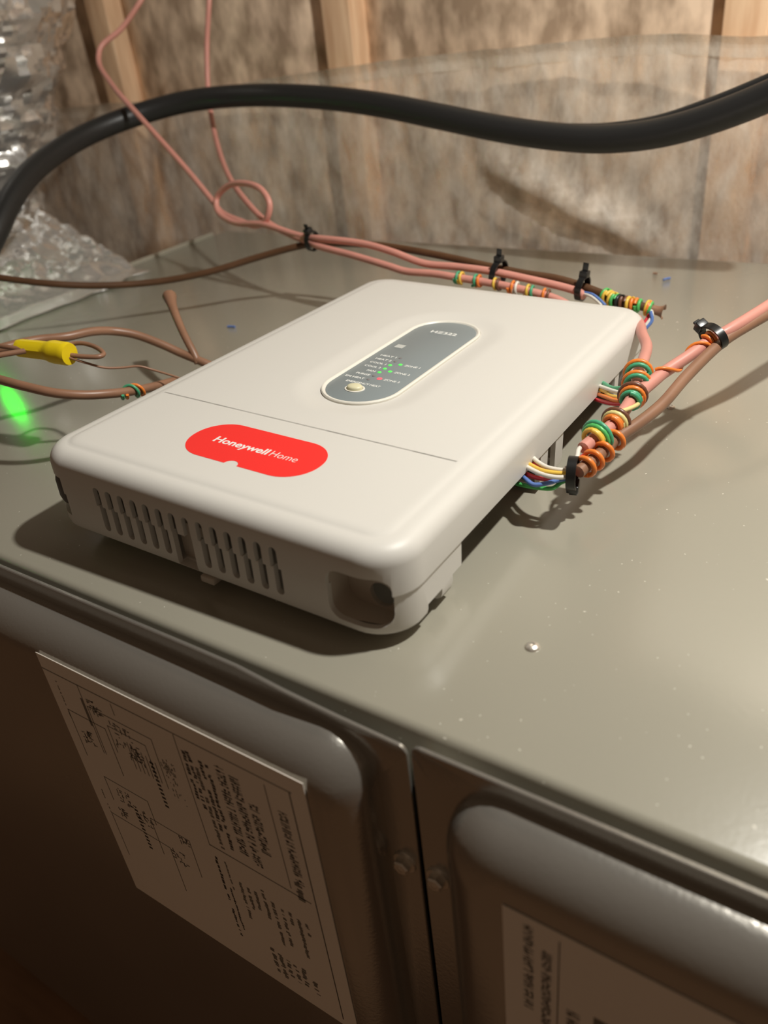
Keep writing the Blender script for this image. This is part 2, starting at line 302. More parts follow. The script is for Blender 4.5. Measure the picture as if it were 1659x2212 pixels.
def text_bm(body, size, bold=0.0, thick=0.00005):
    cu = bpy.data.curves.new('lettering', 'FONT'); cu.body = body; cu.size = size; cu.extrude = thick; cu.offset = bold
    cu.align_x = 'LEFT'; cu.resolution_u = 3
    o = bpy.data.objects.new('lettering', cu); C.objects.link(o)
    dg = bpy.context.evaluated_depsgraph_get(); me = bpy.data.meshes.new_from_object(o.evaluated_get(dg))
    bm = bmesh.new(); bm.from_mesh(me)
    bpy.data.objects.remove(o); bpy.data.curves.remove(cu); bpy.data.meshes.remove(me)
    return bm
def text_fit(body, x0, x1, y, h, bold=0, align=None):
    """lettering scaled to width x0..x1 and cap height h, baseline y"""
    bm = text_bm(body, 1.0, bold)
    xs = [v.co.x for v in bm.verts]; ys = [v.co.y for v in bm.verts if True]
    a, b = min(xs), max(xs)
    sy = h / 0.69; sx = (x1 - x0) / (b - a) if x1 is not None else sy
    for v in bm.verts: v.co = Vector((x0 + (v.co.x - a) * sx, y + v.co.y * sy, v.co.z))
    return bm
def boolean(o, cutter_bm):
    bmesh.ops.recalc_face_normals(cutter_bm, faces=cutter_bm.faces)
    me = bpy.data.meshes.new('cutter'); cutter_bm.to_mesh(me); cutter_bm.free()
    c = bpy.data.objects.new('cutter', me); C.objects.link(c)
    md = o.modifiers.new('cut', 'BOOLEAN'); md.object = c; md.operation = 'DIFFERENCE'; md.solver = 'EXACT'
    par = o.parent; o.parent = None
    bpy.context.view_layer.update()
    dg = bpy.context.evaluated_depsgraph_get(); new = bpy.data.meshes.new_from_object(o.evaluated_get(dg))
    o.modifiers.clear(); old = o.data; o.data = new; bpy.data.meshes.remove(old); bpy.data.objects.remove(c); bpy.data.meshes.remove(me)
    o.parent = par; finish(new, 30)
    return o
def prism_y(bm, pts, y0, y1):
    a = ring(bm, [(x, y0, z) for x, z in pts]); b = ring(bm, [(x, y1, z) for x, z in pts])
    bridge(bm, a, b); bm.faces.new(a); bm.faces.new(b)

# ================================================================== SETTING
WALL_Y = 0.50
studs_x = [-1.125, -0.745, -0.364, 0.060, 0.440, 0.846]
wall = struct(link('wall_back', None))
bw = 0.019
for x in studs_x:
    obj('stud', box(x - bw, x + bw, WALL_Y, WALL_Y + 0.089, -0.60, 0.30, bevel=0.002), M['wood'], wall)
for a, b in zip([-1.5] + studs_x, studs_x + [1.25]):
    bm = bmesh.new(); x0, x1 = a + bw, b - bw; nx, nz = 26, 46; g = []
    for i in range(nx + 1):
        row = []
        for j in range(nz + 1):
            x = x0 + (x1 - x0) * i / nx; z = -0.60 + 0.92 * j / nz
            e = max(0.0, math.sin(math.pi * i / nx)) ** 0.5
            d = 0.020 * e + 0.010 * noise.noise(Vector((x * 9, z * 7, 3.1))) * e + 0.004 * noise.noise(Vector((x * 30, z * 22, 1.1))) * e
            row.append(bm.verts.new((x, WALL_Y + 0.030 - d, z)))
        g.append(row)
    for i in range(nx):
        for j in range(nz): bm.faces.new((g[i][j], g[i + 1][j], g[i + 1][j + 1], g[i][j + 1]))
    obj('insulation_batt', bm, M['kraft'], wall, 80)
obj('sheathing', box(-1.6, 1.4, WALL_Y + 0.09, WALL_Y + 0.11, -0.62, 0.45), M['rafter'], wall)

# sloping roof: rafters sistered to the studs, facing between them
roof = struct(link('ceiling', None))
dy, dz = -0.573, 0.819
def slope(s, off=0.0): return (WALL_Y + 0.02 + dy * s + dz * off, 0.265 + dz * s - dy * off)
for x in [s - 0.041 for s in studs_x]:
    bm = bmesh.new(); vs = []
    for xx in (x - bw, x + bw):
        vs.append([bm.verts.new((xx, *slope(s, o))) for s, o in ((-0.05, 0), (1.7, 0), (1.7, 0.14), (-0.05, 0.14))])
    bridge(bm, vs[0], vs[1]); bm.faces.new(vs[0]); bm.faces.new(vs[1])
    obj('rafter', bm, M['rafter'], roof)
rx = [s - 0.041 for s in studs_x]
for a, b in zip([-1.5] + rx, rx + [1.25]):
    bm = bmesh.new(); x0, x1 = a + bw, b - bw; nx, nz = 8, 24; g = []
    for i in range(nx + 1):
        g.append([bm.verts.new((x0 + (x1 - x0) * i / nx, *slope(-0.05 + 1.75 * j / nz, 0.035 + 0.012 * noise.noise(Vector((i * .4 + a * 9, j * .4, 5)))))) for j in range(nz + 1)])
    for i in range(nx):
        for j in range(nz): bm.faces.new((g[i][j], g[i + 1][j], g[i + 1][j + 1], g[i][j + 1]))
    obj('insulation_batt', bm, M['batt_roof'], roof, 80)
struct(obj('floor', box(-1.6, 1.4, -1.6, WALL_Y + 0.1, -0.66, -0.60), M['floor']))

# plastic sheets tacked over the wall
def seam_z(x):
    P = [(-1.5, 0.128), (-0.8675, 0.132), (-0.6213, 0.137), (-0.4486, 0.153), (-0.2592, 0.163), (-0.1061, 0.1665), (-0.0066, 0.167), (0.0813, 0.160), (1.3, 0.155)]
    for (a, za), (b, zb) in zip(P, P[1:]):
        if x <= b: return za + (zb - za) * (x - a) / (b - a)
    return P[-1][1]
def wrinkle(x, z):
    y = 0.0055 * noise.noise(Vector((x * 8 + z * 5, z * 6, 0.3))) + 0.0055 * noise.noise(Vector((x * 22 - z * 16, z * 6 + x * 10, 2.3))) + 0.0028 * noise.noise(Vector((x * 60 + z * 30, z * 24, 7.7)))
    # one long fold running down to the right
    ax, az, bx, bz = -0.20, 0.055, 0.03, -0.04
    L2 = (bx - ax) ** 2 + (bz - az) ** 2; t = max(0, min(1, ((x - ax) * (bx - ax) + (z - az) * (bz - az)) / L2))
    d = ((z - az) * (bx - ax) - (x - ax) * (bz - az)) / L2 ** .5
    y += -0.016 * max(0.0, math.sin(math.pi * t)) ** .7 * math.exp(-((d - 0.014) / 0.013) ** 2) + 0.006 * max(0.0, math.sin(math.pi * t)) ** .7 * math.exp(-((d + 0.008) / 0.007) ** 2)
    return y
def sheet(name, ztop, zbot, y0, label, hem=False):
    bm = bmesh.new(); nx, nz = 230, 56; g = []
    for i in range(nx + 1):
        x = -1.35 + 2.5 * i / nx; a, b = zbot(x), ztop(x)
        ja = 0.0012 * noise.noise(Vector((x * 30, 1.0, 4.4)))
        row = []
        for j in range(nz + 1):
            t = (j / nz); t = 1 - (1 - t) ** 1.5; z = a + (b + ja - a) * t
            yy = y0 + wrinkle(x, z)
            if hem: yy -= 0.005 * max(0, 1 - (b + ja - z) / 0.010)
            row.append(bm.verts.new((x, yy, z)))
        if hem:                                   # the edge is folded back on itself
            for q, (dzz, dyy) in enumerate(((0.0015, 0.001), (0.004, 0.003), (0.010, 0.0035), (0.013, 0.0035), (0.016, 0.004))):
                row.append(bm.verts.new((x, yy + dyy, b + ja - dzz * (1 + 0.06 * noise.noise(Vector((x * 14, 8, 1)))))))
        g.append(row)
    for i in range(nx):
        for j in range(len(g[0]) - 1): bm.faces.new((g[i][j], g[i + 1][j], g[i + 1][j + 1], g[i][j + 1]))
    return tag(obj(name, bm, M['sheet'], None, 80), label, 'plastic sheet')
sheet('plastic_sheet', seam_z, lambda x: -0.25, WALL_Y - 0.017, 'wrinkled translucent plastic sheet tacked across the stud wall behind the cabinet', True)

# ================================================================== FURNACE CABINET
cab = thing('furnace_cabinet', 'large grey olive painted metal furnace cabinet with a flat glossy top', 'cabinet', (0.13, 0.11, -0.60))
cabo = Vector(cab.location)
def put(o, parent):
    o.parent = parent
    o.matrix_parent_inverse = Matrix.Translation(-cabo)
    return o
XL, XR, YF, YB = -0.487, 0.75, -0.1765, 0.397
put(obj('top_panel', box(XL, XR, YF, YB, -0.035, 0.0, bevel=0.0035), M['paint']), cab)
put(obj('body', box(XL + 0.004, XR - 0.004, YF + 0.004, YB - 0.004, -0.60, -0.034), M['inner']), cab)
put(obj('side_flange', box(XL - 0.006, XL - 0.001, YF + 0.01, YB - 0.02, -0.10, 0.0025, bevel=0.001), M['paint']), cab)
DF = -0.1845
def door(x0, x1, z0, z1, px0, px1, pz0, pz1, warp):
    bm = bmesh.new()
    cx, cz, hw, hl = (x0 + x1) / 2, (z0 + z1) / 2, (x1 - x0) / 2, (z1 - z0) / 2
    N, SEG = 7, 24
    def L(ins, y, r, a=cx, b=cz, w=hw, h=hl): return ring(bm, [(p, y, q) for p, q in rr(w - ins, h - ins, r, N, SEG, a, b)])
    pa, pb, pw, ph = (px0 + px1) / 2, (pz0 + pz1) / 2, (px1 - px0) / 2, (pz1 - pz0) / 2
    R = 0.022
    lo = [L(0.0004, DF + 0.0020, 0.004), L(0, DF + 0.0016, 0.004), L(0, DF + 0.0004, 0.004), L(0.0004, DF, 0.004)]
    RB = 0.018; prof = [(0, 0), (0, 0.0006)] + [(RB * (1 - math.cos(math.radians(t))), RB * math.sin(math.radians(t))) for t in range(9, 91, 9)]
    for ins, d in prof: lo.append(L(ins, DF - d, R - ins * 0.6, pa, pb, pw, ph))
    for a, b in zip(lo, lo[1:]): bridge(bm, a, b)
    bm.faces.new(lo[-1]); bm.faces.new(lo[0])
    if warp:
        for v in bm.verts:
            if v.co.z > -0.004:
                t = max(0, min(1, (v.co.x - 0.05) / 0.07)); v.co.z -= 0.0055 * t * t * (3 - 2 * t)
                v.co.y -= 0.0012 * math.exp(-((v.co.x - 0.075) / 0.02) ** 2)
    return put(obj('door', bm, M['door'], None, 40), cab)
d1 = door(-0.465, 0.1258, -0.585, 0.0035, -0.445, 0.1125, -0.565, -0.0062, True); d1['label'] = 'left door with a wiring diagram sheet'
d2 = door(0.1278, 0.72, -0.585, 0.0005, 0.1425, 0.70, -0.565, -0.0072, False); d2['label'] = 'right door with a rating label'
def hex_screw(x, z, y):
    bm = bmesh.new()
    def cyl(r0, r1, y0, y1, n, rot=0):
        a = ring(bm, [(x + r0 * math.cos(rot + 2 * math.pi * k / n), y0, z + r0 * math.sin(rot + 2 * math.pi * k / n)) for k in range(n)])
        b = ring(bm, [(x + r1 * math.cos(rot + 2 * math.pi * k / n), y1, z + r1 * math.sin(rot + 2 * math.pi * k / n)) for k in range(n)])
        bridge(bm, a, b); bm.faces.new(a); bm.faces.new(b)
    cyl(0.0052, 0.0048, y, y - 0.0011, 20); cyl(0.0036, 0.0036, y - 0.001, y - 0.0036, 6, 0.3); cyl(0.0036, 0.0028, y - 0.0036, y - 0.0042, 6, 0.3)
    cyl(0.0014, 0.0010, y - 0.0042, y - 0.0044, 10)
    return bm
for p in PATH['scr_door']: put(obj('screw', hex_screw(p[0], p[2], DF), M['screw'], None, 30), cab)
def pan_screw(x, y, s=1.0):
    bm = bmesh.new(); n = 16; rs = []
    for r, z in ((0.0034, 0), (0.0033, 0.0006), (0.0026, 0.0013), (0.0014, 0.0017), (0.0010, 0.0011)):
        rs.append(ring(bm, [(x + r * s * math.cos(2 * math.pi * k / n), y + r * s * math.sin(2 * math.pi * k / n), z * s) for k in range(n)]))
    for a, b in zip(rs, rs[1:]): bridge(bm, a, b)
    bm.faces.new(rs[-1]); bm.faces.new(rs[0])
    return bm
put(obj('screw', pan_screw(PATH['scr'][0][0], PATH['scr'][0][1], 0.85), M['screw'], None, 40), cab)
put(obj('screw', pan_screw(PATH['scr'][1][0], PATH['scr'][1][1], 0.8), M['screw'], None, 40), cab)

# ---- printed sheets (one mesh each: paper, ink, grey ink)
def quad(bm, P, mi):
    f = bm.faces.new([bm.verts.new(p) for p in P]); f.material_index = mi
class Sheet:
    def __init__(s, x0, x1, z1, z0, y):
        s.bm = bmesh.new(); s.x0, s.x1, s.z1, s.z0, s.y = x0, x1, z1, z0, y
        add_box(s.bm, x0, x1, y, y + 0.0003, z0, z1)
    def p(s, u, v, k=1): return (s.x0 + (s.x1 - s.x0) * u, s.y - 0.00004 * k, s.z1 + (s.z0 - s.z1) * v)
    def rect(s, u0, u1, v0, v1, mi=1): quad(s.bm, [s.p(u0, v0, mi), s.p(u1, v0, mi), s.p(u1, v1, mi), s.p(u0, v1, mi)], mi)
    def col(s, u, v0, v1, wd, mi=1, fill=0.8, lo=0.003, hi=0.012):      # a line of print that runs down the sheet
        v = v0
        while v < v1:
            l = random.uniform(lo, hi)
            if random.random() < fill:
                a = u + random.uniform(-.15, .15) * wd
                s.rect(a - wd * random.uniform(.25, .5), a + wd * random.uniform(.25, .5), v, min(v + l * .8, v1), mi)
            v += l
    def row(s, v, u0, u1, wd, mi=1, fill=0.8, lo=0.004, hi=0.014):
        u = u0
        while u < u1:
            l = random.uniform(lo, hi)
            if random.random() < fill: s.rect(u, min(u + l * .8, u1), v - wd * random.uniform(.25, .5), v + wd * random.uniform(.25, .5), mi)
            u += l
    def letters(s, u, v0, v1, wd, mi=1):                                 # bold capitals as small strokes
        v = v0
        while v < v1 - 0.006:
            l = random.uniform(.008, .011)
            for q in range(3):
                a = random.uniform(-.5, .3) * wd
                if random.random() < .5: s.rect(u + a, u + a + wd * .22, v, v + l * .75, mi)
                else: b = random.uniform(0, .5) * l; s.rect(u - wd * .5, u + wd * .5, v + b, v + b + l * .22, mi)
            v += l * (1.0 if random.random() < .88 else 1.8)
sh = Sheet(PATH['paper'][0][0], PATH['paper'][1][0], (PATH['paper'][0][2] + PATH['paper'][1][2]) / 2, (PATH['paper'][2][2] + PATH['paper'][3][2]) / 2, -0.2030)
sh.rect(.0, .955, .050, .0535, 2); sh.rect(.945, .949, .05, .97, 1); sh.rect(.862, .865, .07, .44, 2)
sh.rect(.16, .163, .05, .30, 2); sh.rect(.55, .553, .055, .46, 2); sh.rect(.30, .303, .06, .10, 2)
sh.rect(.55, .93, .455, .459, 2); sh.rect(.15, .16, .10, .20, 2)
sh.letters(.905, .14, .40, .03, 2); sh.col(.895, .40, .47, .03, 2)
for u, a, b, wd in ((.80, .17, .36, .034), (.752, .10, .43, .034), (.704, .09, .42, .034)): sh.letters(u, a, b, wd, 1)
for u, a, b in ((.655, .10, .42), (.632, .10, .36), (.61, .14, .44), (.59, .09, .30), (.572, .10, .27)): sh.col(u, a, b, .016, 1 if a < .12 else 2, .75, .004, .014)
for u, a, b in ((.40, .22, .40), (.215, .50, .68)):
    v = a
    while v < b: sh.rect(u - .008, u + .008, v, v + .009, 1); v += .0165
for k in range(10): sh.col(.45 + .006 * k, .17 + .02 * random.random(), .22 + .12 * random.random(), .005, 2, .4)
# schematic: boxes, runs and device clusters
for u0, u1, v0, v1 in ((.17, .44, .12, .30), (.05, .22, .18, .36), (.24, .40, .16, .26), (.10, .30, .42, .52), (.28, .45, .50, .66), (.05, .33, .60, .80)):
    for a in ((u0, u0 + .003, v0, v1), (u1, u1 + .003, v0, v1), (u0, u1, v0, v0 + .003)): sh.rect(*a, 2)
for cu, cv, n, sp in ((.20, .11, 26, .022), (.10, .26, 26, .025), (.30, .18, 30, .05), (.33, .22, 26, .03), (.17, .47, 24, .03), (.24, .52, 24, .035), (.36, .62, 22, .03), (.13, .56, 16, .02), (.42, .52, 14, .02)):
    for q in range(n):
        a, b = cu + random.uniform(-sp, sp), cv + random.uniform(-sp, sp); l, t = random.uniform(.004, .02), .004
        if random.random() < .5: sh.rect(a, a + l, b, b + t, random.choice((1, 2)))
        else: sh.rect(a, a + t, b, b + l, random.choice((1, 2)))
for q in range(7): sh.rect(.31 + .018 * q, .313 + .018 * q, .19 + .004 * q, .29, 2)
sh.col(.56, .50, .69, .014, 1, .95, .01, .03); sh.col(.60, .50, .62, .008, 2); sh.col(.585, .62, .82, .01, 1, .8); sh.col(.56, .73, .86, .012, 1, .9)
for u in (.64, .67, .70, .735, .765, .80, .83, .86, .89): sh.col(u, .53 + .04 * random.random(), .60 + .16 * random.random(), .015, 2, .8)
for u in (.70, .73, .76, .79, .82, .86): sh.col(u, .80 + .03 * random.random(), .90 + .06 * random.random(), .02, 2, .7)
sh.col(.05, .08, .22, .006, 2, .6); sh.col(.05, .50, .60, .006, 2, .5)
put(obj('wiring_diagram_sheet', sh.bm, [M['paper'], M['ink'], M['ink_mid']], None, 0, recalc=False), d1)
lb = Sheet(PATH['label2'][0][0], PATH['label2'][0][0] + 0.105, (PATH['label2'][0][2] + PATH['label2'][1][2]) / 2, -0.165, -0.2030)
lb.rect(.182, .186, .03, .97, 1)
lb.letters(.085, .03, .40, .034, 1); lb.letters(.145, .10, .48, .034, 1)
lb.letters(.235, .30, .47, .045, 2); lb.letters(.245, .55, .66, .04, 2); lb.rect(.30, .38, .27, .80, 2)
for u, a in ((.42, .50), (.44, .62), (.47, .75)): lb.letters(u, a, a + .08, .03, 2)
lb.letters(.545, .20, .70, .04, 1); lb.letters(.60, .30, .72, .036, 1); lb.letters(.65, .17, .55, .03, 1); lb.letters(.675, .24, .60, .02, 1)
lb.rect(.70, .703, .13, .95, 1); lb.rect(.70, 1.0, .13, .134, 2)
for k in range(7): lb.rect(.775 + .034 * k, .778 + .034 * k, .13, .95, 1); lb.col(.76 + .034 * k, .24 + .01 * k, .42, .018, 1, .7); lb.col(.725, .16, .40, .014, 1, .8)
put(obj('rating_label', lb.bm, [M['paper'], M['ink'], M['ink_mid']], None, 0, recalc=False), d2)
for o in (d1, d2):
    for ch in o.children: ch.matrix_parent_inverse = Matrix.Identity(4)

# ================================================================== ZONE PANEL (the device)
dev = thing('zone_control_panel', 'off-white plastic zone control panel with red badge lying on the cabinet', 'control panel', (0, 0, 0), (-0.0231, 0.0327, 0.0117))
HW, HL, RC = 0.1012, 0.1518, 0.0195
ZT, ZC = 0.0469, 0.0246
PX, PY = 0.0042, 0.0180
bm = bmesh.new(); NC = 10
def CL(ins, z, r=None): return ring(bm, [(x, y, z) for x, y in rr(HW - ins, HL - ins, (RC - ins) if r is None else r, NC)])
inner_b = CL(0.0022, ZC); inner_t = CL(0.0022, 0.0405)
prof = [(0.0003, ZC), (0, ZC + 0.0004), (0, 0.0385), (0.0004, 0.0405), (0.0013, 0.0424), (0.0028, 0.0440), (0.0048, 0.0453), (0.0070, 0.0458), (0.0090, 0.04600), (0.0102, 0.0460), (0.0112, 0.0464), (0.0124, 0.0467), (0.0138, ZT), (0.0155, ZT)]
lo = [CL(i, z, max(RC - i, 0.0085)) for i, z in prof]
bridge(bm, inner_b, lo[0])
for a, b in zip(lo, lo[1:]): bridge(bm, a, b)
bridge(bm, inner_b, inner_t); bm.faces.new(inner_t)
def ST(hw, z): return ring(bm, [(x, y, z) for x, y in rr(hw, hw + 0.0425, hw, NC, 1, PX, PY)])
sp = [ST(h, z) for h, z in ((0.0385, ZT), (0.0375, ZT), (0.0345, 0.0467), (0.0310, 0.0462), (0.0275, 0.0456), (0.0245, 0.0453), (0.0232, 0.0452), (0.0226, 0.0452), (0.0225, 0.0448))]
for a, b in zip(sp, sp[1:]): bridge(bm, a, b)
bm.faces.new(sp[-1])
g0 = ring(bm, [(x, y, ZT) for x, y in rr(0.0866, 0.00055, 0.0005, 2, 1, 0, -0.0773)])
g1 = ring(bm, [(x, y, 0.0458) for x, y in rr(0.0866, 0.00055, 0.0005, 2, 1, 0, -0.0773)])
bridge(bm, g0, g1); bm.faces.new(g1)
fill_holes(bm, [lo[-1], sp[0], g0])
bmesh.ops.triangulate(bm, faces=[f for f in bm.faces if len(f.verts) > 4])
cover = obj('front_cover', bm, M['plastic'], dev, 30)
SLOT = [-0.0590 + 0.0079 * k for k in range(14)]
def slot_pts(x, z0, z1, w, rt, rb):
    pts = []
    if rb: pts += [(x + w * math.cos(math.radians(a)), z0 + w + w * math.sin(math.radians(a))) for a in range(180, 361, 30)]
    else: pts += [(x - w, z0), (x + w, z0)]
    if rt: pts += [(x + w * math.cos(math.radians(a)), z1 - w + w * math.sin(math.radians(a))) for a in range(0, 181, 30)]
    else: pts += [(x + w, z1), (x - w, z1)]
    return pts
PORT = lambda g=0.0: rr(0.0133 + g, 0.0119 + g, 0.0062, 5, 1, 0.0822, 0.0217)
cut = bmesh.new()
for x in SLOT: prism_y(cut, slot_pts(x, ZC - 0.002, 0.0348, 0.0020, True, False), -0.16, -0.146)
prism_y(cut, PORT(), -0.16, -0.136)
add_box(cut, -0.12, -0.0840, -0.17, -0.128, ZC - 0.002, 0.0335)
boolean(cover, cut)
# base tray
bm = bmesh.new()
BI = 0.0007
def BL(ins, z): return ring(bm, [(x, y, z) for x, y in rr(HW - BI - ins, HL - BI - ins, RC - BI - ins, NC)])
lo = [BL(0.0026, 0.0078), BL(0.0026, ZC), BL(0.0003, ZC), BL(0, ZC - 0.0004), BL(0, 0.0090), BL(0.0006, 0.0066), BL(0.0024, 0.0052), BL(0.0045, 0.0048)]
for a, b in zip(lo, lo[1:]): bridge(bm, a, b)
bm.faces.new(lo[0]); bm.faces.new(lo[-1])
base = obj('base_tray', bm, M['plastic'], dev, 30)
cut = bmesh.new()
for k, x in enumerate(SLOT):
    if k in (6, 7): continue
    prism_y(cut, slot_pts(x + 0.0007, 0.0112, ZC + 0.002, 0.0020, False, True), -0.16, -0.146)
add_box(cut, -0.0140, -0.0024, -0.16, -0.146, 0.0068, ZC + 0.003)
prism_y(cut, PORT(), -0.16, -0.136)
add_box(cut, -0.12, -0.0840, -0.17, -0.128, 0.0125, ZC + 0.002)
boolean(base, cut)
for bxs in ([(0.082, 0.11, a, b, -0.01, ZC + 0.01) for a, b in ((-0.1003, -0.018), (-0.009, 0.001), (0.011, 0.090), (0.097, 0.107))],
            [(0.0960, 0.11, -0.1080, -0.0950, -0.01, 0.0125), (0.0960, 0.11, -0.1285, -0.1170, -0.01, 0.0112)],
            [(-0.12, 0.12, 0.05, 0.17, -0.01, 0.0092)]):
    cut = bmesh.new()
    for q in bxs: add_box(cut, *q)
    boolean(base, cut)
# pocket behind the cable port
bm = bmesh.new()
a = ring(bm, [(x, -0.1494, z) for x, z in PORT(0.0003)]); b = ring(bm, [(x, -0.1375, z) for x, z in PORT(-0.0004)])
for v in a:
    if v.co.x > 0.0805: v.co.y = -0.1494 + 0.0070 * min(1, (v.co.x - 0.0805) / 0.014) ** 1.6
hole = ring(bm, [(0.0850 + 0.0056 * math.cos(2 * math.pi * k / 20), -0.1375, 0.0165 + 0.0056 * math.sin(2 * math.pi * k / 20)) for k in range(20)])
hb = ring(bm, [(v.co.x, -0.1355, v.co.z) for v in hole])
bridge(bm, a, b); fill_holes(bm, [b, hole]); bridge(bm, hole, hb)
obj('cable_port_interior', bm, M['plastic_in'], dev, 40, recalc=False)
obj('cable_port_interior', box(-0.0988, -0.0838, -0.1478, -0.1262, 0.0120, 0.0338, bevel=0.0065), mat('port_painted_shade', (0.10, 0.09, 0.08), 0.6), dev)  # dark block set in the left opening, its colour standing in for shade
# latch plate in the middle of the vents and its tab under the edge
obj('latch_plate', box(-0.0160, -0.0005, -0.1450, -0.1435, 0.0060, 0.0260), M['plastic_in'], dev)
bm = bmesh.new(); vs = add_box(bm, -0.0015, 0.0065, -0.1518, -0.1440, 0.0022, 0.0056, bevel=0.0008)
obj('latch_tab', bm, M['plastic_in'], dev)
obj('inner_board', box(-0.075, 0.074, -0.10, 0.12, 0.010, 0.0118), mat('circuit_board', (0.03, 0.06, 0.04), 0.5), dev)
bmt = bmesh.new()
for k in range(12): add_box(bmt, 0.066, 0.0735, -0.085 + 0.0145 * k, -0.0735 + 0.0145 * k, 0.0118, 0.0205, bevel=0.0008)
obj('terminal_block', bmt, mat('terminal_plastic', (0.05, 0.05, 0.05), 0.5), dev)
for (x, y, zb, zt) in ((0.083, -0.1335, -0.0003, 0.0056), (-0.083, -0.1335, -0.0003, 0.0056), (0.070, 0.135, 0.0060, 0.0100), (-0.083, 0.135, 0.0020, 0.0100)):
    bm = bmesh.new(); rs = []
    for r, z in ((0.0075, zt), (0.0085, zt - 0.0005), (0.0085, zb + 0.0012), (0.0078, zb + 0.0003), (0.0070, zb)):
        rs.append(ring(bm, [(x + r * math.cos(2 * math.pi * k / 24), y + r * math.sin(2 * math.pi * k / 24), z) for k in range(24)]))
    for a, b in zip(rs, rs[1:]): bridge(bm, a, b)
    bm.faces.new(rs[0]); bm.faces.new(rs[-1])
    obj('foot', bm, M['plastic_in'], dev, 40)
# red badge with its half-round thumb notch
bm = bmesh.new()
pts = rr(0.0364, 0.0163, 0.0158, 12, 1, 0, -0.1068)
yb = -0.1068 - 0.0163
out = []
for x, y in pts: out.append((x, y))
i0 = next(i for i in range(len(out)) if abs(out[i][1] - yb) < 1e-6 and abs(out[(i + 1) % len(out)][1] - yb) < 1e-6)
notch = [(-0.0005 + 0.0036 * math.cos(math.radians(a)), yb + 0.0034 * math.sin(math.radians(a))) for a in range(180, -1, -20)]
out = out[:i0 + 1] + notch + out[i0 + 1:]
a = ring(bm, [(x, y, ZT - 0.0003) for x, y in out]); b = ring(bm, [(x, y, ZT + 0.00012) for x, y in out])
bridge(bm, a, b); fill_holes(bm, [b])
badge = obj('badge', bm, M['red'], dev, 30); badge['label'] = 'red badge with white lettering'
TB = ZT + 0.00014
def letter(body, x0, x1, y, h, z, par, m=None, bold=0.0):
    t = text_fit(body, x0, x1, y, h, bold)
    for v in t.verts: v.co.z = v.co.z + z
    return obj('lettering', t, m or M['ink_white'], par, 0)
letter('Honeywell', -0.0235, 0.0079, -0.1092, 0.0048, TB, badge, bold=0.022)
letter('Home', 0.0096, 0.0243, -0.1092, 0.0048, TB, badge, bold=-0.012)
# status overlay: ivory ring, slate plate, print, leds, button
def stad_ring(prof, m, name, par, closed=False):
    global bm
    bm = bmesh.new(); l = [ST(h, z) for h, z in prof]
    for a, b in zip(l, l[1:]): bridge(bm, a, b)
    bm.faces.new(l[0]); bm.faces.new(l[-1])
    return obj(name, bm, m, par, 35)
stat = stad_ring(((0.0222, 0.0445), (0.0222, 0.0460), (0.0218, 0.0465), (0.0211, 0.0466), (0.0205, 0.0463), (0.0201, 0.0456), (0.0200, 0.0455)), M['ring'], 'status_panel', dev)
stat['label'] = 'slate grey status overlay with an ivory rim'
stad_ring(((0.0199, 0.0450), (0.0199, 0.0457), (0.0197, 0.0458)), M['slate'], 'overlay', stat)
ZS = 0.04584
letter('HZ322', -0.0040, 0.0130, 0.0600, 0.0034, ZS, stat, bold=0.02)
obj('emblem', box(-0.0110, -0.0056, 0.0300, 0.0350, ZS - 0.0002, ZS + 0.00006), mat('emblem_print', (0.55, 0.56, 0.53), 0.5), stat)
rows = [('HEAT 1', 0.0166), ('HEAT 2', 0.0112), ('COOL 1', 0.0056), ('COOL 2', 0.0002), ('FAN', -0.0053), ('PURGE', -0.0107), ('EM HEAT', -0.0161)]
for t, y in rows:
    wdt = 0.0017 * len(t)
    letter(t, -0.0010 - wdt, -0.0010, y - 0.0010, 0.0020, ZS, stat, bold=0.01)
for t, y in (('ZONE 1', 0.0085), ('ZONE 2', -0.0022), ('ZONE 3', -0.0128)): letter(t, 0.0092, 0.0194 - 0.0006, y - 0.0010, 0.0020, ZS, stat, bold=0.01)
letter('EMERGENCY HEAT', -0.0085, 0.0125, -0.0228, 0.0020, ZS, stat, bold=0.01)
def led(x, y, r, m):
    bm = bmesh.new(); n = 12; rs = []
    for f, z in ((1, -0.0003), (1, 0.0001), (0.7, 0.0003), (0.3, 0.0004)): rs.append(ring(bm, [(x + r * f * math.cos(2 * math.pi * k / n), y + r * f * math.sin(2 * math.pi * k / n), ZS + z) for k in range(n)]))
    for a, b in zip(rs, rs[1:]): bridge(bm, a, b)
    bm.faces.new(rs[0]); bm.faces.new(rs[-1])
    return obj('led', bm, m, stat, 40)
for (t, y), m in zip(rows, ('led_off', 'led_off', 'led_green', 'led_green', 'led_green', 'led_off', 'led_off')): led(0.0017, y, 0.0011, M[m])
for y, m, r in ((0.0085, 'led_green', 0.0012), (-0.0022, 'led_green', 0.0012), (-0.0128, 'led_red', 0.0015)): led(0.0065, y, r, M[m])
bm = bmesh.new(); rs = []
for r, z in ((0.0056, 0.0456), (0.0056, 0.0461), (0.0050, 0.0463), (0.0046, 0.0461), (0.0045, 0.0457)): rs.append(ring(bm, [(0.0018 + r * math.cos(2 * math.pi * k / 24), -0.0292 + r * .82 * math.sin(2 * math.pi * k / 24), z) for k in range(24)]))
for a, b in zip(rs, rs[1:]): bridge(bm, a, b)
obj('button_rim', bm, M['ring'], stat, 40)
bm = bmesh.new(); rs = []
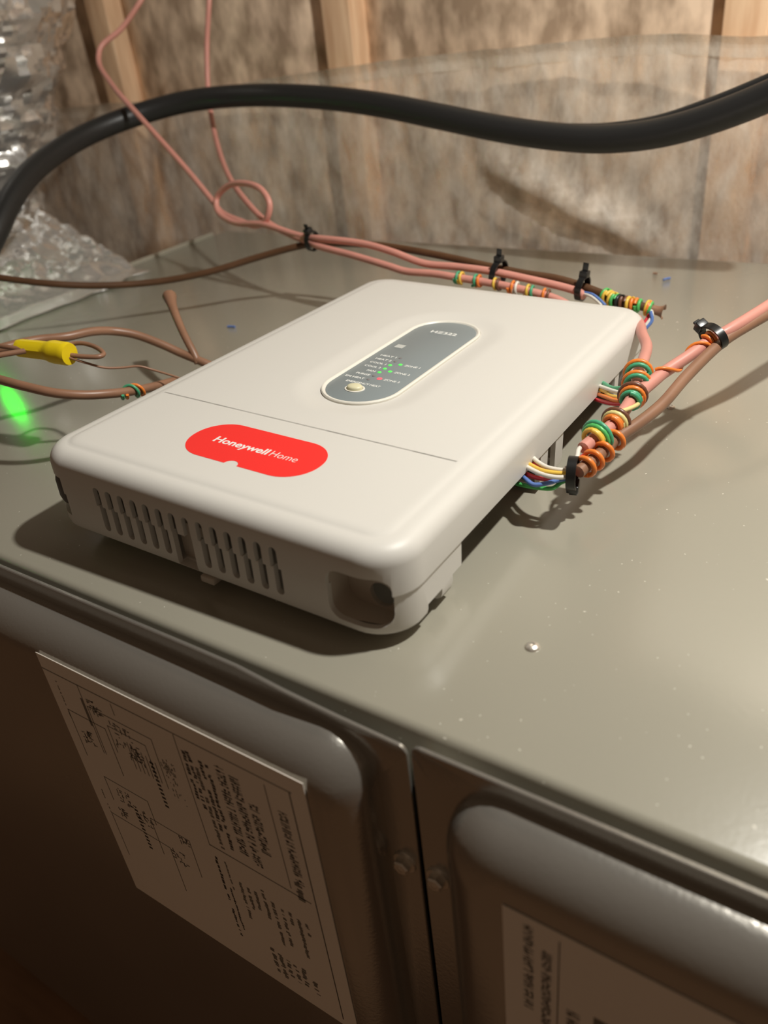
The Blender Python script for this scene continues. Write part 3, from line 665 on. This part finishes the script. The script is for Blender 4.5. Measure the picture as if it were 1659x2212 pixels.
for r, z in ((0.0043, 0.0455), (0.0043, 0.0470), (0.0040, 0.0475), (0.0030, 0.0479), (0.0014, 0.0481)): rs.append(ring(bm, [(0.0018 + r * math.cos(2 * math.pi * k / 24), -0.0292 + r * .82 * math.sin(2 * math.pi * k / 24), z) for k in range(24)]))
for a, b in zip(rs, rs[1:]): bridge(bm, a, b)
bm.faces.new(rs[0]); bm.faces.new(rs[-1])
obj('button', bm, M['button'], stat, 40)

# ================================================================== CABLES
def cable(name, label, path, r, m, cat='cable', n=12, group=None):
    t = thing(name, label, cat, path[len(path) // 2], group=group)
    o = tube('jacket', [Vector(p) - t.location for p in path], r, m, t, n=n)
    return t
def rel(t, pts): return [Vector(p) - t.location for p in pts]
def wrap(t, path, f0, f1, turns, R, r, m, ph=0.0, wob=0.06, name='conductor_wrap'):
    return tube(name, rel(t, helix(path, f0, f1, turns, R, wob, ph)), r, M[m], t, raw=True, n=8)
def cond(t, path, m, r=0.0011): return tube('conductor', rel(t, path), r, M[m], t, n=8)

pA = cable('thermostat_cable', 'pink cable from above tied into a small round loop behind the panel', PATH['pinkA'], 0.0027, M['pink'])
for k in ('f_white', 'f_blue'): cond(pA, PATH[k], 'w_' + k[2:], 0.001)
pB = cable('thermostat_cable', 'straight hanging pink cable that passes behind the small pink loop', PATH['pinkB'], 0.0027, M['pink'])
for f0, f1, c1, c2, ph in ((.800, .806, 'green', 'yellow', 0), (.838, .846, 'green', 'orange', 1), (.880, .890, 'yellow', 'brown', 2), (.915, .924, 'orange', 'white', 0), (.945, .954, 'yellow', 'green', 1), (.972, .982, 'orange', 'brown', .5)):
    f0, f1 = f0 * 20 / 22, f1 * 20 / 22
    wrap(pB, PATH['pinkB'], f0, f1, 1.2, 0.0037, 0.0010, 'w_' + c1, ph); wrap(pB, PATH['pinkB'], f0 + .007, f1 + .007, 1.2, 0.0037, 0.0010, 'w_' + c2, ph)
bB = cable('thermostat_cable', 'long brown cable running along the back of the panel to a cut end', PATH['brownBack'], 0.0028, M['brown_dark'])
for f0, n, cols in ((.838, 1, ('lime', 'yellow')), (.866, 1, ('yellow', 'lime')), (.886, 1, ('black', 'brown')), (.906, 1, ('yellow', 'orange', 'lime')), (.958, 1, ('yellow', 'orange', 'lime'))):
    for q, c in enumerate(cols): wrap(bB, PATH['brownBack'], f0 + .009 * q, f0 + .009 * q + .008, 1.1, 0.0040, 0.0012, 'w_' + c, q)
for k in ('e_red', 'e_white', 'e_blue'): cond(bB, PATH[k], 'w_' + k[2:], 0.0012)
def split_jacket(t, path, r0, r1, m, name='split_jacket'):
    """cut-back sheath: a flaring half tube with thickness"""
    sp_ = spline(path, 6); F = frames(sp_); bm = bmesh.new(); rs = []; n = 9
    for i, (p, (tt, u, v)) in enumerate(zip(sp_, F)):
        u = Vector((0.0, -0.8, 0.6)); u = (u - tt * u.dot(tt)).normalized(); v = tt.cross(u)
        f = i / (len(sp_) - 1); r = r0 + (r1 - r0) * f ** 5; op = math.radians(350 - 70 * f); row = []
        for rad in (r, r - 0.0007):
            rr_ = [p + u * math.cos(-op / 2 + op * k / (n - 1)) * rad + v * math.sin(-op / 2 + op * k / (n - 1)) * rad for k in range(n)]
            row += rr_ if rad == r else rr_[::-1]
        rs.append(ring(bm, [q - t.location for q in row]))
    for a, b in zip(rs, rs[1:]): bridge(bm, a, b)
    bm.faces.new(rs[0]); bm.faces.new(rs[-1])
    return obj(name, bm, m, t, 50)
split_jacket(bB, PATH['brownBackStub'], 0.0030, 0.0050, M['brown'])

pR = cable('thermostat_cable', 'pink cable from the right edge spiralled with thin orange wire, cut off beside the panel', PATH['pinkR1'], 0.0032, M['pink'])
wrap(pR, PATH['pinkR1'], .54, .60, 1.4, 0.0042, 0.0010, 'w_orange', 2.0); wrap(pR, PATH['pinkR1'], .615, .88, 1.3, 0.0038, 0.0009, 'w_orange', 2.6)
split_jacket(pR, [PATH['pinkR1'][-2], PATH['pinkR1'][-1], tuple(Vector(PATH['pinkR1'][-1]) + Vector((-.0022, -.0060, -.0012)))], 0.0033, 0.0044, M['pink'])
bR = cable('thermostat_cable', 'brown cable from the right edge ringed with orange wire at its end', PATH['brownR'], 0.0030, M['brown'])
for f in (.727, .809, .877, .936): wrap(bR, PATH['brownR'], f, f + .018, 1.3, 0.0045, 0.0012, 'w_orange', 1.0 + f * 5)
pS = cable('thermostat_cable', 'short pink cable at the panel side wound with green orange and yellow wires', PATH['pinkR2'], 0.0031, M['pink'])
for f0, cols, R in ((.44, ('orange', 'green'), .0062), (.525, ('orange', 'green'), .0060), (.605, ('brown', 'orange', 'green'), .0060), (.760, ('brown', 'cream', 'orange'), .0058), (.885, ('green', 'lime', 'yellow'), .0068)):
    for q, c in enumerate(cols): wrap(pS, PATH['pinkR2'], f0 + .016 * q, f0 + .016 * q + .012, 1.25, R - .0006 * q, 0.0012, 'w_' + c, 1.2 * q, .10)
tube('conductor', rel(pS, helix(PATH['pinkR2'], .63, .78, .35, .0042, 0, 2.0)), 0.0011, M['w_cream'], pS, raw=True, n=8)
for k, c in (('c_white1', 'white'), ('c_red1', 'red'), ('c_yellow', 'yellow'), ('c_white2', 'white'), ('c_red2', 'red'), ('c_blue', 'blue'), ('c_green', 'lime')):
    cond(bR, PATH[k], 'w_' + c)
for k, c in (('c_white3', 'white'), ('c_red3', 'red'), ('d_white', 'white'), ('d_yellow', 'yellow'), ('d_green', 'green'), ('d_orange', 'orange'), ('d_red', 'red')):
    cond(pS, PATH[k], 'w_' + c)

bL = cable('thermostat_cable', 'arched brown cable behind the yellow connector running under the panel', PATH['brownL'], 0.0028, M['brown'])
split_jacket(bL, PATH['brownLstub'], 0.0026, 0.0050, M['brown'], 'peeled_jacket')
tube('peeled_core', rel(bL, PATH['brownLstub'][:-2]), 0.0012, M['brown'], bL, n=8)
bL2 = cable('thermostat_cable', 'lower brown cable wrapped once with green and orange wire at the panel edge', PATH['brownL2'], 0.0027, M['brown'])
wrap(bL2, PATH['brownL2'], .66, .76, 1.3, 0.0038, 0.0009, 'w_green', 2.2); wrap(bL2, PATH['brownL2'], .68, .79, 1.3, 0.0038, 0.0009, 'w_orange', 2.2)

nut = thing('wire_connector', 'yellow twist-on wire connector with a looped brown wire beside the panel', 'wire connector', PATH['nut'][1])
np_ = spline(PATH['nut'], 10)
def nut_r(t): return 0.0052 + 0.0004 * t if t < .55 else (0.0054 + 0.0013 * min(1, (t - .55) / .12))
bm = bmesh.new(); F = frames(np_); rs = []; n = 18
for i, (p, (t_, u, v)) in enumerate(zip(np_, F)):
    t = i / (len(np_) - 1); r = nut_r(t) * (0.92 if i in (0, len(np_) - 1) else 1)
    rs.append(ring(bm, [p - nut.location + (u * math.cos(2 * math.pi * k / n) + v * math.sin(2 * math.pi * k / n)) * r * (1 + (0.05 if k % 3 == 0 and t < .6 else 0)) for k in range(n)]))
for a, b in zip(rs, rs[1:]): bridge(bm, a, b)
bm.faces.new(rs[0]); bm.faces.new(rs[-1])
obj('shell', bm, M['nut'], nut, 35)
for k, r in (('nut_in1', .0015), ('nut_in2', .0017), ('nut_loop', .0014), ('thinwire', .0007)):
    tube('lead', rel(nut, PATH[k]), r, M['brown'], nut, n=8)

# black line running across the wall
bk = thing('insulated_line', 'thick black insulated line sagging across the plastic covered wall', 'hose', PATH['black'][10])
tube('main_line', rel(bk, PATH['black']), 0.0105, M['black'], bk, n=20, flat=1.0)
tube('side_line', rel(bk, PATH['black2']), 0.0052, M['black'], bk, n=14)
off = [(x, y + 0.006, z - 0.0075) for x, y, z in PATH['black2']]
tube('side_line', rel(bk, off), 0.0040, M['black'], bk, n=14)

# cable ties
def cable_tie(label, pos, axis, hw, hh, head, tail, roll=0.0):
    t = thing('cable_tie', label, 'cable tie', pos, group='black cable ties')
    ax = Vector(axis).normalized(); up = (Vector((0, 0, 1)) - ax * ax.z).normalized(); sd = ax.cross(up)
    R_ = Matrix.Rotation(roll, 3, ax); up = R_ @ up; sd = R_ @ sd
    bm = bmesh.new(); n = 24; W_ = 0.0021; rs = []
    for w_, g in ((-W_, 0), (-W_, .0011), (W_, .0011), (W_, 0)):
        rs.append(ring(bm, [ax * w_ + sd * math.cos(2 * math.pi * k / n) * (hw + g) + up * math.sin(2 * math.pi * k / n) * (hh + g) for k in range(n)]))
    for a, b in zip(rs, rs[1:] + rs[:1]): bridge(bm, a, b)
    obj('strap', bm, M['tie'], t, 40)
    def oriented(b, c):
        for v in b.verts: v.co = c + sd * v.co.x + ax * v.co.y + up * v.co.z
        return b
    ha = head; c = sd * math.cos(ha) * (hw + .002) + up * math.sin(ha) * (hh + .002)
    rd = (sd * math.cos(ha) + up * math.sin(ha)).normalized(); tg = ax.cross(rd)
    b = box(-0.0030, 0.0030, -0.0028, 0.0028, -0.0022, 0.0022, bevel=0.0005)
    for v in b.verts: v.co = c + rd * v.co.z + ax * v.co.y + tg * v.co.x
    hd = obj('head', b, M['tie'], t, 30)
    b = box(-0.0006, 0.0006, -0.0019, 0.0019, 0.0, tail, bevel=0.0003)
    for v in b.verts: v.co = c + rd * v.co.z + ax * v.co.y + tg * v.co.x
    obj('tail', b, M['tie'], t, 30)
    return t
cable_tie('black cable tie nearest the pink loop, holding pink and brown cables', PATH['tie1'][0], (1, -.1, 0), .0062, .0072, 1.2, .006)
cable_tie('black cable tie with an upright head behind the middle of the panel', PATH['tie2'][0], (1, -.05, -.1), .0095, .0085, 1.5, .007)
cable_tie('black cable tie behind the far right corner of the panel', PATH['tie3'][0], (1, -.05, -.12), .0075, .0075, 1.6, .0075)
cable_tie('black cable tie joining the pink and brown cables at the right edge', PATH['tie4'][0], Vector(PATH['pinkR1'][3]) - Vector(PATH['pinkR1'][5]), .0078, .0062, 2.6, .004)
cable_tie('black cable tie gathering coloured conductors beside the panel', PATH['tie5'][0], (1, .25, .0), .0066, .0068, -1.9, .006)

# ================================================================== FOIL DUCT
duct = thing('foil_duct', 'crumpled silver foil flexible duct rising left of the cabinet', 'duct', (-0.88, 0.245, -0.30))
bm = bmesh.new(); nA, nZ = 150, 150; rows_ = []
def duct_r(z):
    P = [(-0.60, .20), (-0.10, .235), (-0.05, .218), (-0.02, .20), (0.0, .185), (0.03, .178), (0.05, .182), (0.10, .212), (0.15, .228), (0.20, .258), (0.25, .285), (0.55, .285)]
    for (a, ra), (b, rb) in zip(P, P[1:]):
        if z <= b: t = (z - a) / (b - a); t = t * t * (3 - 2 * t); return ra + (rb - ra) * t
    return P[-1][1]
for j in range(nZ + 1):
    z = -0.30 + 0.68 * j / nZ; row = []
    for i in range(nA):
        a = 2 * math.pi * i / nA; d = Vector((math.cos(a), math.sin(a), 0))
        q = Vector((d.x * 2.0, d.y * 2.0, z * 8))
        c = 0.020 * noise.noise(q * 1.3 + Vector((3, 1, 7))) + 0.016 * (abs(noise.noise(q * 4.5)) - .2) + 0.0080 * (abs(noise.noise(q * 11 + Vector((0, 0, z * 20)))) - .2)
        row.append((d.x * (duct_r(z) + c), d.y * (duct_r(z) + c) * 0.82, z + 0.30))
    rows_.append(ring(bm, row))
for a, b in zip(rows_, rows_[1:]): bridge(bm, a, b)
obj('jacket', bm, M['foil'], duct, 24)
# foil tape lapped over the cabinet's rear left edge
bm = bmesh.new(); nx, ny = 60, 70; g = []
for i in range(nx + 1):
    row = []
    for j in range(ny + 1):
        u, v = i / nx, j / ny
        x = -0.60 + (0.155 + 0.025 * noise.noise(Vector((v * 5, 2, 1)))) * u; y = 0.00 + 0.235 * v + 0.03 * u * (1 - v)
        lift = max(0, (-0.470 - x)) * 0.42
        c = 0.0090 * abs(noise.noise(Vector((x * 40, y * 40, 1)))) + 0.0050 * abs(noise.noise(Vector((x * 110, y * 110, 5))))
        z = 0.0006 + lift + c * min(1, (1 - u) * 4) * (0.25 + min(1, lift * 60)) + 0.004 * max(0, 1 - abs(x + 0.487) / 0.02)
        row.append(bm.verts.new((x, y, z)))
    g.append(row)
for i in range(nx):
    for j in range(ny): bm.faces.new((g[i][j], g[i + 1][j], g[i + 1][j + 1], g[i][j + 1]))
tp = obj('foil_tape', bm, M['foil'], None, 24)
md = tp.modifiers.new('thick', 'SOLIDIFY'); md.thickness = 0.0004
tag(tp, 'crumpled silver foil tape lapped onto the cabinet top below the duct', 'foil tape')

# small motor on the duct with a green lamp that mirrors in the cabinet top (left of the frame)
mo = thing('damper_motor', 'small grey damper motor with a glowing green lamp at the left', 'motor', (-0.572, 0.076, 0.082))
obj('housing', box(-0.07, 0.042, -0.04, 0.03, -0.035, 0.03, bevel=0.004), M['motor'], mo)
bm = bmesh.new(); bmesh.ops.create_uvsphere(bm, u_segments=12, v_segments=8, radius=0.0042)
for v in bm.verts: v.co += Vector((0.043, -0.010, -0.010))
obj('indicator', bm, M['led_glow'], mo, 60)

# snippets on the cabinet top
for p, l, a in ((PATH['scr'][2], 'tiny blue wire snippet lying left of the panel', .2), (PATH['scr'][3], 'tiny blue wire snippet lying near the back edge', 1.0)):
    s_ = tube('wire_snippet', [(-.0035, 0, 0), (0, .0003, .0001), (.0035, 0, 0)], 0.0009, M['w_blue'], None, n=8)
    s_.location = (p[0], p[1], 0.0010); s_.rotation_euler = (0, 0, a); tag(s_, l, 'wire snippet')
s_ = tube('wire_snippet', [(-.0018, 0, 0), (0, .0003, .0001), (.0018, 0, 0)], 0.0008, M['brown'], None, n=8)
s_.location = (PATH['scr'][4][0] , PATH['scr'][4][1], 0.0009); tag(s_, 'tiny brown wire snippet near the back edge', 'wire snippet')
